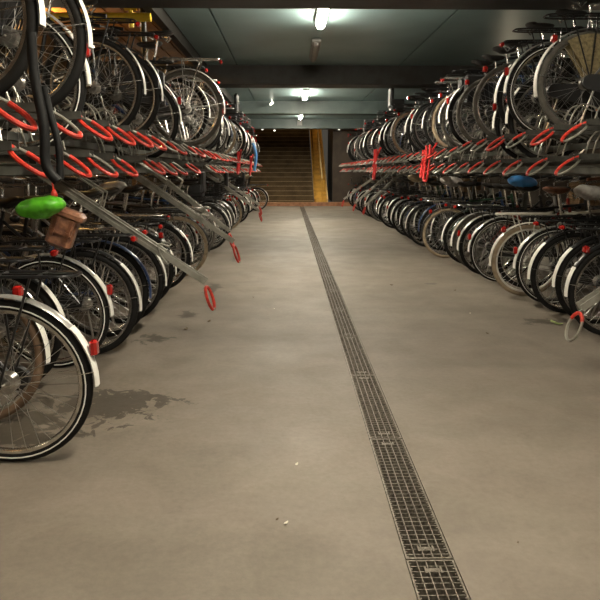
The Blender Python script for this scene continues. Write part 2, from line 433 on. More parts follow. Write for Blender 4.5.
def wheel(root, name, x, st, bighub, steer=0):
    t = st['tyre']
    w = add(name, shared('ty' + t, lambda: tyre_mesh(M[t])), root, (x, 0, WR)); w.rotation_euler = (0, R.uniform(0, 6), steer)
    rm = 'chrome' if st['rim'] == 's' else st['rim']
    add('rim', shared('rim' + rm, lambda: rim_mesh(M[rm])), w); add('spokes', shared('spokes', spokes_mesh), w)
    add('hub', shared('hub%d' % bighub, lambda: hub_mesh(bighub)), w)
    if st.get('stripe'): add('sidewall_stripe', shared('stripe', stripe_mesh), w)
    return w
def fender_prof(r, w=.026): return [(r, -w), (r + .008, -w * .55), (r + .010, 0), (r + .008, w * .55), (r, w), (r + .004, w * .55), (r + .0065, 0), (r + .004, -w * .55)]
def make_bike(st):
    root = empty('bicycle'); fm = M[st['frame']]; ft = st['type']
    wheel(root, 'rear_wheel', 0, st, True); wheel(root, 'front_wheel', WB, st, False)
    # frame
    BBp = (.44, 0, .285); ST = (.285, 0, .82); HT = (.855, 0, .90); HB = (.925, 0, .64)
    b = MB()
    b.tube([BBp, ST], .0155, 8); b.tube([HT, HB], .019, 8)
    if ft == 'diamond':
        b.tube([(.868, 0, .85), (.295, 0, .79)], .0145, 8); b.tube([(.918, 0, .67), BBp], .0165, 8)
    elif ft == 'step':
        b.tube([(.915, 0, .68), (.60, 0, .42), BBp], .018, 8); b.tube([(.875, 0, .83), (.62, 0, .58), (.365, 0, .50)], .0135, 8)
    else:
        b.tube(smoothpts([(.90, 0, .73), (.76, 0, .56), (.64, 0, .36), BBp]), .019, 8)
    for s in (-1, 1):
        b.tube([(.42, s * .03, .285), (.30, s * .045, .30), (0, s * .06, .35)], .009, 6)
        b.tube([(.31, s * .018, .74), (.22, s * .045, .63), (0, s * .06, .35)], .0075, 6)
    b.tube([(.44, -.035, .285), (.44, .035, .285)], .022, 10)
    b.build('frame', fm, root)
    b = MB(); b.tube([(.922, 0, .65), (.93, 0, .625)], .022, 8)
    for s in (-1, 1): b.tube(smoothpts([(.93, 0, .63), (.938, s * .042, .60), (.99, s * .052, .47), (1.05, s * .055, .37), (WB, s * .055, .35)], 4), .0105, 6)
    b.build('front_fork', fm if st.get('forkp', 1) else M['chrome'], root)
    # seat
    b = MB(); b.tube([(.29, 0, .80), (.245, 0, .99)], .0125, 8); b.build('seat_post', M['chrome'], root)
    def sad(v):
        t = min(1, max(0, (v.x + .135) / .27)); w = .30 + .70 * (1 - t) ** 1.1
        return Vector((v.x, v.y * max(.24, min(1, w)), v.z + .012 * (1 - math.sin(PI * t)) + (.010 if t < .3 else 0)))
    sm = st.get('saddle', 'leather_b')
    b = MB(); b.ell((.225, 0, 1.015), (.135, .095, .034), 16, 8, None, sad); sd = b.build('saddle', M[sm], root)
    b = MB()
    for s in (-1, 1): b.tube([(.13, s * .045, .995), (.16, s * .045, .96), (.20, s * .045, .995)] * 1, .009, 5); b.tube([(.12, s * .03, .992), (.30, s * .02, .985), (.35, 0, 1.005)], .0035, 4)
    b.build('saddle_spring', M['chrome'], sd)
    # handlebar
    hm = M['chrome'] if st.get('barc', 1) else M['dark']; bh = st.get('barh', 0) + .035
    stem = (.845, 0, 1.03 + bh)
    b = MB(); b.tube([(.858, 0, .89), stem, (.885, 0, 1.05 + bh)], .012, 8)
    if st.get('bar', 'city') == 'city':
        c = [(.885, 0, 1.05 + bh), (.905, .10, 1.06 + bh), (.87, .22, 1.10 + bh), (.76, .275, 1.10 + bh), (.64, .285, 1.085 + bh)]
        gr = [(.76, .275, 1.10 + bh), (.635, .286, 1.085 + bh)]
    else:
        c = [(.885, 0, 1.05 + bh), (.89, .12, 1.06 + bh), (.86, .24, 1.075 + bh), (.82, .30, 1.075 + bh)]
        gr = [(.865, .225, 1.073 + bh), (.815, .31, 1.075 + bh)]
    pos = smoothpts(c, 5); neg = [Vector((p.x, -p.y, p.z)) for p in reversed(pos)]
    b.tube(neg[:-1] + pos, .011, 7); hb = b.build('handlebar', hm, root)
    for s in (-1, 1):
        b = MB(); b.tube([(gr[0][0], s * gr[0][1], gr[0][2]), (gr[1][0], s * gr[1][1], gr[1][2])], .0165, 8); b.build('grip', M['plastic'] if sm != 'leather_br' else M['leather_br'], hb)
        b = MB(); g0 = Vector(gr[0]); g1 = Vector(gr[1]); d = (g1 - g0)
        b.tube([(g0.x + .02, s * (g0.y - .005), g0.z - .01), (g0.x + .02 + d.x * .4, s * (g0.y + d.y * .5 + .0), g0.z - .045), (g0.x + d.x * .95, s * (g0.y + d.y), g0.z - .055)], .005, 5); b.build('brake_lever', M['chrome'], hb)
    b = MB(); b.ell((.84, .07, 1.085 + bh), (.03, .03, .022), 10, 6); b.build('bell', M['chrome'], hb)
    # fenders
    fd = M[st['fender']]; fr = WR + .012
    a1 = rad(st.get('tail', 188)); wt = rad(st.get('white', 145))
    b = MB(); b.ring((0, 0, WR), fender_prof(fr), 22, rad(8), a1)
    if not st.get('nofender'):
        f = b.build('rear_mudguard', fd, root)
        if st.get('white', 145):
            b = MB(); b.ring((0, 0, WR), [(fr + .005, -.0275), (fr + .0105, -.016), (fr + .0125, 0), (fr + .0105, .016), (fr + .005, .0275), (fr + .009, 0)], 10, wt, a1 - .02)
            b.build('white_tail', M['white'], f)
        b = MB()
        for s in (-1, 1):
            for a in (rad(st.get('stay', 172)),):
                e = (fr * math.cos(a), s * .027, WR + fr * math.sin(a)); b.tube([(0, s * .058, WR), (e[0] * .6, s * .045, WR + (e[2] - WR) * .6), e], .0026, 4)
        a = rad(st.get('stay', 172)); b.tube([((fr + .004) * math.cos(a), -.03, WR + fr * math.sin(a)), ((fr + .004) * math.cos(a), .03, WR + fr * math.sin(a))], .003, 4)
        b.build('mudguard_stay', M['chrome'], f)
    b = MB(); b.ring((WB, 0, WR), fender_prof(fr), 18, rad(-15), rad(150))
    if not st.get('nofender'): b.build('front_mudguard', fd, root)
    # carrier
    cm = M.get(st.get('carrier', 'dark'), M['dark'])
    if st.get('carrier') != 'none':
        b = MB(); z = .80; tr = .011 if st['frame'] == 'f_white' else .0065
        b.tube(smoothpts([(.22, .05, z - .01), (.10, .065, z), (-.20, .065, z), (-.31, .045, z), (-.325, 0, z), (-.31, -.045, z), (-.20, -.065, z), (.10, -.065, z), (.22, -.05, z - .01)], 4), tr, 6)
        for x in (-.18, -.02, .12): b.tube([(x, -.065, z), (x, .065, z)], .005, 5)
        b.tube([(-.30, 0, z), (.2, 0, z)], .005, 5)
        for s in (-1, 1):
            b.tube([(.02, s * .065, z), (0, s * .066, .38), (0, s * .062, .35)], .0055, 5); b.tube([(-.16, s * .065, z), (0, s * .068, .36)], .0055, 5)
        cr = b.build('luggage_carrier', cm, root)
        b = MB()
        for s in (-1, 1): b.tube([(-.02, s * .02, z + .008), (.15, s * .02, z + .010), (.20, s * .02, z + .02)], .005, 5)
        b.tube([(.20, -.02, z + .02), (.20, .02, z + .02)], .005, 5); b.build('spring_clip', cm, cr)
    # rear light
    lp = st.get('light', 'carrier')
    b = MB()
    if lp == 'carrier': b.chbox((-.345, 0, .775), (.03, .062, .036), .008)
    elif lp == 'fender':
        a = rad(158); b.chbox(((fr + .03) * math.cos(a), 0, WR + (fr + .03) * math.sin(a)), (.032, .045, .068), .009)
    else:
        a = rad(130); b.chbox(((fr + .03) * math.cos(a), 0, WR + (fr + .03) * math.sin(a)), (.04, .05, .055), .009)
    rl = b.build('rear_light', M['red_lens'], root)
    # chain guard, crank, pedals
    b = MB(); vs = []; n = 9; z0 = .30
    out = []
    for i in range(n): a = PI / 2 + PI * i / (n - 1); out.append((-.01 + .05 * math.cos(a), .345 + .05 * math.sin(a)))
    for i in range(n): a = -PI / 2 + PI * i / (n - 1); out.append((.45 + .095 * math.cos(a), .295 + .095 * math.sin(a)))
    m_ = len(out)
    vs = [(x, -.062, z) for x, z in out] + [(x, -.090, z) for x, z in out]
    fs = [tuple(range(m_ - 1, -1, -1)), tuple(range(m_, 2 * m_))] + [(i, (i + 1) % m_, m_ + (i + 1) % m_, m_ + i) for i in range(m_)]
    b.add(vs, fs); b.build('chain_guard', M['satin'] if st['frame'] != 'f_white' else fm, root, False)
    ca = R.uniform(0, 6.28); dx, dz = .165 * math.cos(ca), .165 * math.sin(ca)
    if abs(dz) > .13: dz *= .7
    b = MB(); b.tube([(.44, -.10, .285), (.44 + dx, -.115, .285 + dz)], .010, 6); b.tube([(.44, .10, .285), (.44 - dx, .115, .285 - dz)], .010, 6); b.tube([(.44, -.10, .285), (.44, .10, .285)], .009, 6)
    ck = b.build('crank', M['steel'], root)
    for s in (-1, 1):
        b = MB(); b.chbox((.44 - s * dx, s * .165, .285 - s * dz), (.075, .085, .022), .006); b.build('pedal', M['plastic'], root)
        b = MB(); b.box((.44 - s * dx - .039, s * .165, .285 - s * dz), (.004, .05, .010)); b.build('reflector', M['orange_lens'], root)
    b = MB(); b.tube([(.10, .06, .33), (.06, .10, .16), (.03, .13, .012)], .008, 6); b.build('kickstand', M['steel'], root)
    b = MB(); b.ell((.985, 0, .80), (.045, .036, .036), 12, 8); b.tube([(.93, 0, .76), (.975, 0, .775)], .006, 5); b.build('headlight', M['dark'] if st['frame'] != 'f_silver' else M['chrome'], root)
    b = MB(); b.ring((.235, 0, .62), [(.045, -.012), (.058, -.010), (.058, .010), (.045, .012)], 12, rad(-60), rad(240))
    bx = MB(); rot = Matrix.Rotation(rad(90), 3, 'Z'); bx.v = [tuple(Matrix.Rotation(rad(90), 3, 'Z') @ (Vector(v) - Vector((.235, 0, .62))) + Vector((.235, 0, .62))) for v in b.v]; bx.f = b.f
    bx.build('ring_lock', M['dark'], root)
    # extras
    ex = st.get('extra', '')
    if 'skirt' in ex:
        b = MB(); r0 = .325
        for s in (-1, 1):
            pts = [(0.02, WR)] + [(r0 * math.cos(a), WR + r0 * math.sin(a)) for a in [rad(20 + 8.5 * i) for i in range(13)]]
            n = len(pts); vs = [(x, s * .040, z) for x, z in pts] + [(x, s * .046, z) for x, z in pts]
            b.add(vs, [tuple(range(n)), tuple(range(2 * n - 1, n - 1, -1))] + [(i, (i + 1) % n, n + (i + 1) % n, n + i) for i in range(n)])
        b.build('skirt_guard', M[st.get('skirt', 'satin')], root, False)
    def basket(name, c, d, mt, nv=7, nh=4, t=.004):
        b = MB(); x0, x1 = c[0] - d[0] / 2, c[0] + d[0] / 2; y0, y1 = c[1] - d[1] / 2, c[1] + d[1] / 2; z0, z1 = c[2] - d[2] / 2, c[2] + d[2] / 2
        for k in range(nh + 1):
            z = z0 + (z1 - z0) * k / nh; th = t * (2 if k in (0, nh) else 1)
            for y in (y0, y1): b.box((c[0], y, z), (d[0], t, th * 2))
            for x in (x0, x1): b.box((x, c[1], z), (t, d[1], th * 2))
        for k in range(nv + 1):
            f = k / nv
            for y in (y0, y1): b.box((x0 + d[0] * f, y, c[2]), (t * 1.4, t, d[2]))
            for x in (x0, x1): b.box((x, y0 + d[1] * f, c[2]), (t, t * 1.4, d[2]))
            b.box((c[0], y0 + d[1] * f, z0), (d[0], t * 1.4, t)); b.box((x0 + d[0] * f, c[1], z0), (t * 1.4, d[1], t))
        return b.build(name, mt, root, False)
    if 'frontcrate' in ex:
        basket('front_crate', (1.06, 0, .93), (.30, .40, .22), M['crate'], 6, 3, .008)
        b = MB()
        for s in (-1, 1): b.tube([(WB, s * .062, .35), (1.12, s * .10, .81)], .006, 5); b.tube([(.90, s * .05, .80), (1.18, s * .10, .81)], .006, 5)
        b.build('front_carrier', M['dark'], root)
    if 'basket' in ex: basket('front_basket', (1.04, 0, .95), (.24, .32, .22), M['wicker'], 14, 9, .006)
    if 'wirebasket' in ex: basket('rear_basket', (-.08, .0, .88), (.34, .28, .21), M['dark'], 11, 6, .0022)
    if 'pannier' in ex:
        for s in (-1, 1):
            b = MB(); b.chbox((-.06, s * .115, .60), (.32, .085, .30), .02); b.build('pannier', M[st.get('pm', 'plastic')], root)
    if 'childseat' in ex:
        b = MB(); b.chbox((-.06, 0, .84), (.28, .27, .10), .03); b.chbox((-.19, 0, 1.03), (.07, .28, .34), .025)
        for s in (-1, 1): b.chbox((-.08, s * .13, .93), (.22, .035, .14), .012)
        b.build('child_seat', M['satin'], root)
    return root

S = lambda **k: k
B = 'f_black'
STY = dict(
 near=S(frame='f_grey', type='diamond', tyre='tyre', stripe=1, rim='s', fender='alu', tail=183, white=140, light='fender', carrier='dark'),
 brown=S(frame=B, type='oma', tyre='tyre_brown', rim='s', fender='dark', white=140, light='high', saddle='leather_b'),
 black=S(frame=B, type='step', tyre='tyre', rim='s', fender='dark', white=134, light='carrier'),
 oma=S(frame=B, type='oma', tyre='tyre', rim='s', fender='dark', white=152, light='high', extra='skirt', bar='city', barh=.04),
 opa=S(frame=B, type='diamond', tyre='tyre', rim='steel', fender='dark', white=140, light='fender', extra='frontcrate'),
 blue=S(frame='f_blue', type='step', tyre='tyre', rim='s', fender='f_blue', white=0, light='carrier', carrier='chrome'),
 white=S(frame='f_white', type='diamond', tyre='tyre_tan', rim='f_white', fender='f_white', white=0, light='high', saddle='leather_br', carrier='f_white'),
 silver=S(frame='f_silver', type='step', tyre='tyre_grey', rim='s', fender='f_silver', white=160, light='carrier', carrier='chrome'),
 sport=S(frame='f_grey', type='diamond', tyre='tyre_grey', rim='s', fender='dark', nofender=1, light='high', carrier='none', bar='flat'),
 tan=S(frame='f_green', type='diamond', tyre='tyre_tan', rim='s', fender='dark', white=0, light='high', carrier='chrome'),
 red=S(frame='f_red', type='step', tyre='tyre', rim='s', fender='alu', white=155, light='fender', carrier='dark', extra='basket'),
 cargo=S(frame=B, type='step', tyre='tyre', rim='s', fender='dark', white=132, light='fender', extra='pannier', pm='plastic'),
 skirtbig=S(frame='f_grey', type='diamond', tyre='tyre_grey', rim='s', fender='f_silver', white=130, tail=196, light='high', extra='skirt', skirt='skirt', carrier='dark'),
 seatkid=S(frame='f_grey', type='step', tyre='tyre', rim='s', fender='alu', white=150, light='high', extra='childseat'),
 wire=S(frame=B, type='oma', tyre='tyre', stripe=1, rim='s', fender='dark', white=146, light='carrier', extra='wirebasket'),
)
CN = dict(f_black='black', f_blue='blue', f_white='white', f_silver='silver', f_red='dark red', f_green='dark green', f_grey='grey', f_rust='rusty brown')
def looks(k, frame):
    st = STY[k]; e = st.get('extra', '')
    d = {'step': 'step-through bicycle', 'diamond': 'straight-bar bicycle', 'oma': 'swan-neck bicycle'}[st['type']]
    f = ('brown tyres' if st['tyre'] == 'tyre_brown' else 'tan tyres' if st['tyre'] == 'tyre_tan' else 'no mudguards' if st.get('nofender') else
         'front crate' if 'crate' in e else 'wicker basket' if e == 'basket' else 'child seat' if 'child' in e else 'rear wire basket' if 'wire' in e else
         'side bags' if 'pannier' in e else 'olive wheel guard' if st.get('skirt') == 'skirt' else 'black wheel guard' if 'skirt' in e else
         'blue mudguards' if k == 'blue' else 'silver mudguards' if k == 'silver' else 'white-tipped mudguard')
    return '%s %s with %s' % (CN[frame], d, f)
PROTO = {}; FRESH = {}
for k, st in STY.items():
    o = make_bike(st); index_kids(o); PROTO[k] = o; FRESH[k] = True; o.location = (0, 0, 0)
LATE = []
SKIP_MID = ('bell', 'brake_lever', 'reflector', 'spring_clip', 'saddle_spring', 'ring_lock')
SKIP_FAR = SKIP_MID + ('kickstand', 'pedal', 'crank', 'mudguard_stay', 'hub', 'headlight', 'sidewall_stripe', 'grip')
def walk(o):
    yield o
    for c in o.children: yield from walk(c)
def place_bike(k, edge, y, z, side, frame=None, lean=0, yaw=0, pitch=0, sc_=1.0):
    """edge = x of the rear tyre's aisle-side edge; side -1 left, +1 right"""
    skip = SKIP_FAR if y > 11 else SKIP_MID if y > 6.5 else ()
    o = copy_tree(PROTO[k], None, skip)
    x = edge + side * WR * sc_
    o.location = (x, y, z); o.scale = (sc_,) * 3
    o.rotation_mode = 'ZYX' if False else 'XYZ'
    base = 0 if side > 0 else PI
    # local +X is forward; pitch lifts the front wheel, lean tilts sideways
    Mx = Matrix.Rotation(base + yaw, 4, 'Z') @ Matrix.Rotation(-pitch, 4, 'Y') @ Matrix.Rotation(lean, 4, 'X')
    # pivot on the rear wheel: keep it touching the ground
    c = Vector((0, 0, WR * sc_)); off = c - (Mx @ c)
    o.rotation_euler = Mx.to_euler(); o.location = Vector((x, y, z)) + Vector((off.x, off.y, off.z))
    fr = STY[k]['frame']
    if frame and frame != fr:
        fr = frame
        LATE.append((o, frame))
    return o, looks(k, fr)
# ---- positions
rowdata = []    # (row, y, object, look)
def jit(a): return R.uniform(-a, a)
pool = ['black'] * 5 + ['oma'] * 3 + ['opa'] * 2 + ['cargo'] * 2 + ['silver'] * 2 + ['sport', 'tan', 'blue', 'red', 'seatkid', 'wire', 'wire', 'near', 'near', 'brown']
frames = [None] * 6 + ['f_blue', 'f_grey', 'f_silver', 'f_red', 'f_green', 'f_black', 'f_black']
def auto(row, y, e, z, side, k=None, frame=None, pitch=None, yaw=None, s=None):
    k = k or R.choice(pool)
    if frame is None and k not in ('white', 'blue', 'skirtbig'): frame = R.choice(frames)
    o, look = place_bike(k, e, y, z, side, frame, lean=rad(jit(2.0)), yaw=rad(jit(2.2) if yaw is None else yaw), pitch=pitch or 0, sc_=s or R.choice((.97, 1, 1, 1.0, 1.02)))
    rowdata.append((row, y, o, look))
# lower left
LL = [(2.36, -.81, 'near', None), (2.76, -1.17, 'brown', B), (3.18, -1.24, 'black', 'f_grey'), (3.59, -1.10, 'near', B), (3.86, -.99, 'black', B), (4.3, -1.02, 'blue', None),
      (4.72, -1.0, 'black', B), (5.25, -1.02, 'oma', B), (5.65, -1.12, 'silver', None), (6.05, -1.0, 'black', B), (6.45, -1.12, 'opa', B)]
for i, (y, e, k, f) in enumerate(LL): auto('lower left', y, e, 0, -1, k, f or STY[k]['frame'], s=1.0)
y = 6.85; i = 0
while y < 19.2:
    auto('lower left', y, -.98 - .16 * (i % 2) + jit(.06), 0, -1); y += .40; i += 1
# lower right
RL = [(3.85, 2.25, 'black', B), (4.25, 2.03, 'oma', B), (4.62, 2.10, 'black', B), (4.98, 2.04, 'black', B), (5.36, 2.06, 'near', B), (5.73, 1.96, 'white', None), (6.12, 2.14, 'black', B),
      (6.5, 1.98, 'near', 'f_black'), (6.9, 1.97, 'red', None), (7.3, 2.0, 'silver', None), (7.75, 2.0, 'black', B), (8.36, 1.86, 'tan', None), (8.8, 2.1, 'oma', B), (9.2, 2.0, 'blue', None)]
for i, (y, e, k, f) in enumerate(RL): auto('lower right', y, e, 0, 1, k, f or STY[k]['frame'], s=1.0)
y = 9.6; i = 0
while y < 20.2:
    auto('lower right', y, 1.92 + .16 * (i % 2) + jit(.06), 0, 1); y += .40; i += 1
# upper rows
ZH, ZL = 1.44, 1.28
trays = []      # (side, level, y, loaded)
hl = {2.06: None, 2.50: ('black', B, -.96), 2.91: ('oma', B, -.91), 3.35: None, 3.78: None, 4.18: None, 4.60: ('black', B, -1.06), 5.02: ('black', B, -1.02), 5.55: None, 6.10: ('silver', 'f_black', -.64)}
ys = list(hl) + [6.55 + .46 * k for k in range(28)]
for y in ys:
    if y in hl:
        v = hl[y]
        if v: auto('upper left', y, v[2], ZH, -1, v[0], v[1], s=1.0, yaw=0)
        trays.append((-1, 'h', y, bool(v)))
    else:
        e = R.random() > .06 and y < 18.9
        if e: auto('upper left', y, -.88 + jit(.08), ZH, -1)
        trays.append((-1, 'h', y, e))
lowl = {2.28: None, 2.72: None, 3.14: ('near', B, -1.0), 3.57: None, 4.35: None, 4.82: None, 5.30: ('cargo', B, -.93), 6.08: None}
PULL = {-1: {4.1: 'l', 5.8: 'l', 7.2: 'l', 11.5: 'l', 12.6: 'l'}, 1: {3.35: 'l', 13.7: 'l', 14.9: 'l', 16.3: 'l'}}
for y in list(lowl) + [7.0 + .46 * k for k in range(27)]:
    near_pull = any(abs(y - q) < .25 for q in PULL[-1])
    if y in lowl:
        v = lowl[y]
        if v: auto('upper left', y, v[2], ZL, -1, v[0], v[1], s=1.0, yaw=0)
        trays.append((-1, 'l', y, bool(v)))
    elif not near_pull:
        e = R.random() > .72 and y < 18.8
        if e: auto('upper left', y, -1.0 + jit(.06), ZL, -1)
        trays.append((-1, 'l', y, e))
hr_ = {2.70: None, 3.15: None, 3.60: None, 4.05: None, 4.52: ('skirtbig', None, 1.79), 4.97: ('near', B, 1.73), 5.40: ('black', B, 1.80), 5.84: ('sport', 'f_silver', 1.72)}
for y in list(hr_) + [6.3 + .46 * k for k in range(30)]:
    if y in hr_:
        v = hr_[y]
        if v: auto('upper right', y, v[2], ZH + .03, 1, v[0], v[1] or STY[v[0]]['frame'], s=1.0, yaw=0)
        trays.append((1, 'h', y, bool(v)))
    else:
        e = R.random() > .06
        if e: auto('upper right', y, 1.72 + jit(.08), ZH, 1)
        trays.append((1, 'h', y, e))
for k in range(38):
    y = 2.85 + .46 * k
    if any(abs(y - q) < .25 for q in PULL[1]): continue
    e = R.random() > .72 and y > 4.9
    if e: auto('upper right', y, 1.84 + jit(.06), ZL, 1)
    trays.append((1, 'l', y, e))
# the lone bicycle standing by the stairs on the left
o, look = place_bike('black', -.47, 18.7, 0, -1, 'f_rust', 0, 0, 0); o.location.x = -1.0
tag(o, 'rusty brown bicycle standing alone by the stairs at the end of left row', 'bicycle')
FRONTWORD = {}
for row in ('lower left', 'lower right', 'upper left', 'upper right'):
    L = sorted([r for r in rowdata if r[0] == row], key=lambda r: r[1])
    for i, (_, y, o, look) in enumerate(L):
        tag(o, '%s, %s row, %s from the camera' % (look, row, ordn(i)), 'bicycle', 'bicycles in the %s row' % row)
# remove prototypes
for k, o in PROTO.items():
    for x in list(walk(o)): bpy.data.objects.remove(x)
bpy.context.view_layer.update()
for o, f in LATE:
    for c in o.children:
        nm = c.name.split('.')[0]
        if nm in ('frame', 'front_fork') and c.material_slots:
            c.material_slots[0].link = 'OBJECT'; c.material_slots[0].material = M[f]

# ------------------------------------------------------------------ racks
def make_tray(redfrac, grey=False, roll=1, Lt=1.72):
    t = empty('bicycle_tray')
    b = MB(); L = Lt; x0 = -.42   # local +x is away from the aisle; z=0 carries the wheels
    b.box((x0 + L / 2, 0, -.006), (L, .058, .008))
    for s in (-1, 1):
        b.box((x0 + L / 2, s * .031, .006), (L, .005, .034))
    b.build('channel', M['traygrey'], t, False)
    b = MB(); b.tube(smoothpts([(x0 + .30, -.05, .02), (x0 + .33, -.055, .14), (x0 + .40, -.05, .20), (x0 + .52, -.05, .16)], 4), .006, 6)
    b.tube(smoothpts([(x0 + .30, .05, .02), (x0 + .33, .055, .14), (x0 + .40, .05, .20), (x0 + .52, .05, .16)], 4), .006, 6); b.build('wheel_guide', M['galv'], t)
    # elongated ring handle sloping down to the aisle
    pts = [(-.070 + .086 * math.cos(2 * PI * i / 22), .056 * math.sin(2 * PI * i / 22)) for i in range(22)]
    q = rad(33); rl = rad(34) * roll; P3 = [(x0 + x * math.cos(q) + .01 - yv * math.sin(rl) * -math.sin(q), yv * math.cos(rl), -.012 + x * math.sin(q) + yv * math.sin(rl) * math.cos(q)) for x, yv in pts]
    b = MB(); b.tube(P3, .0075, 8, closed=True); h = b.build('handle', M['galv'], t)
    k = int(len(P3) * redfrac); st_ = 1 if roll > 0 else 11 - 1
    st_ = (5 if roll < 0 else -5 - k) + (10 if grey and roll < 0 else 0) + (k - 22 if redfrac > .9 else 0)
    seg = [P3[(st_ + 17 + i) % len(P3)] for i in range(k)] if roll < 0 else [P3[(1 + i) % len(P3)] for i in range(k)]
    b = MB(); b.tube(seg, .0096, 8); b.build('red_grip', M['red'], h)
    return t
TP = [make_tray(.92), make_tray(.6), make_tray(.35, True), make_tray(.92, roll=-1), make_tray(.6, roll=-1), make_tray(.35, True, roll=-1)]
TP += [make_tray(.92, Lt=.62), make_tray(.6, Lt=.62), make_tray(.35, True, Lt=.62), make_tray(.92, roll=-1, Lt=.62), make_tray(.6, roll=-1, Lt=.62), make_tray(.35, True, roll=-1, Lt=.62)]
for t in TP: index_kids(t)
cnt = {}
trays.sort(key=lambda r: (r[0], r[1], r[2]))
for (side, lev, y, e) in trays:
    if y > 20: continue
    key = (side, lev); i = cnt.get(key, 0); cnt[key] = i + 1
    if side < 0: p = R.choice((0, 1, 1, 2, 2)) if 4.4 < y < 9 else R.choice((1, 2, 2)) if y >= 9 else R.choice((0, 0, 1))
    else: p = R.choice((0, 1, 2, 2)) if y < 8 else R.choice((1, 2, 2, 2))
    if side > 0 and i < 3: p = 2 if i == 0 else 1
    o = copy_tree(TP[p + (3 if side < 0 else 0) + (0 if e else 6)], None, ('wheel_guide',) if y > 9 else ())
    xe = (-.95 if side < 0 else 1.72) + side * (0 if lev == 'h' else .05)
    o.location = (xe + side * .42, y, (ZH + (.03 if side > 0 and y < 6.2 else 0)) if lev == 'h' else ZL); o.rotation_euler = (0, rad(jit(.6)), (0 if side > 0 else PI) + rad(jit(1)))
    tag(o, '%s tray with %s ring handle, %s level, %s rack, %s from camera' % ('loaded' if e else 'empty', ('red', 'mostly red', 'worn grey')[p],
        'higher' if lev == 'h' else 'lower', 'left' if side < 0 else 'right', ordn(i)), 'bicycle tray', 'trays of the %s rack' % ('left' if side < 0 else 'right'))
for t in TP:
    for x in list(walk(t)): bpy.data.objects.remove(x)
# pulled out trays: sloping, with a hanging ring at the low end
def pulled(side, y, top, bot, label, ang=None, loop='red'):
    top = Vector(top); bot = Vector(bot); d = bot - top; Ln = d.length
    r = empty('lowered_bicycle_tray', (bot.x, y, bot.z)); tag(r, label, 'bicycle tray', 'trays pulled down into the aisle')
    ux = Vector((d.x, 0, d.z)).normalized(); uz = Vector((-ux.z, 0, ux.x)); uz = uz if uz.z > 0 else -uz; uy = Vector((0, 1, 0))
    Rm = Matrix((ux, uy, uz)).transposed()
    def P(a, w, h): return ux * a + uy * w + uz * h     # a measured from the low end (0) back to -Ln
    def bx(b, a0, a1, w, h, wc, hc): b.box(P((a0 + a1) / 2, wc, hc), (abs(a1 - a0), w, h), Rm)
    b = MB(); bx(b, -Ln, -.36, .066, .006, 0, -.024)
    for s in (-1, 1): bx(b, -Ln, -.36, .005, .050, s * .034, 0); bx(b, -Ln, -.36, .014, .004, s * .040, .025); bx(b, -Ln, -.36, .005, .008, s * .038, -.004)
    b.build('channel', M['galv'], r, False)
    b = MB(); bx(b, -.40, -.02, .054, .006, 0, -.018)
    for s in (-1, 1): bx(b, -.40, -.02, .005, .042, s * .029, 0)
    b.build('end_channel', M['galv'], r, False)
    b = MB()
    for s in (-1, 1): b.tube(smoothpts([P(-.30, s * .05, -.035), P(-.38, s * .06, 0), P(-.42, s * .055, .05), P(-.36, s * .05, .07)], 4), .006, 6)
    b.tube([P(-.36, -.05, .07), P(-.36, .05, .07)], .006, 6); b.tube([P(-.30, -.05, -.035), P(-.30, .05, -.035)], .006, 6); b.build('wheel_stop', M['galv'], r)
    b = MB()
    for s in (-1, 1):
        if Ln > 1.2: b.tube([P(-Ln * .62, s * .045, .03), P(-Ln * .64, s * .045, .13), P(-Ln + .12, s * .045, .12), P(-Ln + .05, s * .045, .18)], .007, 6)
    if Ln > 1.2: b.build('wheel_hoop', M['galv'], r)
    # ring
    n = 18; pts = []
    cx = P(.0, 0, -.03)
    dn = (Vector((ux.x * .35, 0, -1))).normalized()
    for i in range(n):
        a = 2 * PI * i / n; pts.append(cx + dn * (.085 - .085 * math.cos(a)) + uy * (.055 * math.sin(a)) + Vector((ux.x, 0, 0)) * (.012 * math.sin(a)))
    b = MB(); b.tube(pts, .0085, 8, closed=True); h = b.build('handle', M['galv'], r)
    seg = [pts[i % n] for i in (range(-6, 7) if loop == 'worn' else range(-8, 9))]
    b = MB(); b.tube(seg if loop == 'red' else [pts[i % n] for i in range(-3, 4)], .0108, 8); b.build('red_grip', M['red'], h)
    return r
pulled(-1, 4.1, (-1.72, 4.1, 1.24), (-.56, 4.1, .44), 'grey tray pulled down into aisle from the left rack, nearest the camera')
pulled(-1, 5.8, (-1.62, 5.8, 1.28), (-.52, 5.8, .52), 'grey tray pulled down from the left rack, second of the sloping trays')
pulled(-1, 7.2, (-1.68, 7.2, 1.27), (-.70, 7.2, .49), 'grey tray pulled down from the left rack, third of the sloping trays')
pulled(-1, 11.5, (-1.75, 11.5, 1.30), (-.55, 11.5, .45), 'grey tray pulled down from the left rack, fourth, farther along the aisle')
pulled(-1, 12.6, (-1.75, 12.6, 1.30), (-.60, 12.6, .50), 'grey tray pulled down from the left rack, farthest along the aisle')
rr_ = pulled(1, 3.35, (2.75, 3.35, 1.20), (1.66, 3.35, .42), 'grey tray pulled down on the right with large worn ring, at the frame edge', loop='worn')
pulled(1, 13.7, (2.75, 13.7, 1.35), (1.70, 13.7, .42), 'grey tray pulled down from right rack, nearest of the three far ones')
pulled(1, 14.9, (2.70, 14.9, 1.35), (1.60, 14.9, .42), 'grey tray pulled down from right rack, middle of the three far ones')
pulled(1, 16.3, (2.65, 16.3, 1.30), (1.45, 16.3, .45), 'grey tray pulled down from right rack, farthest of the three far ones')
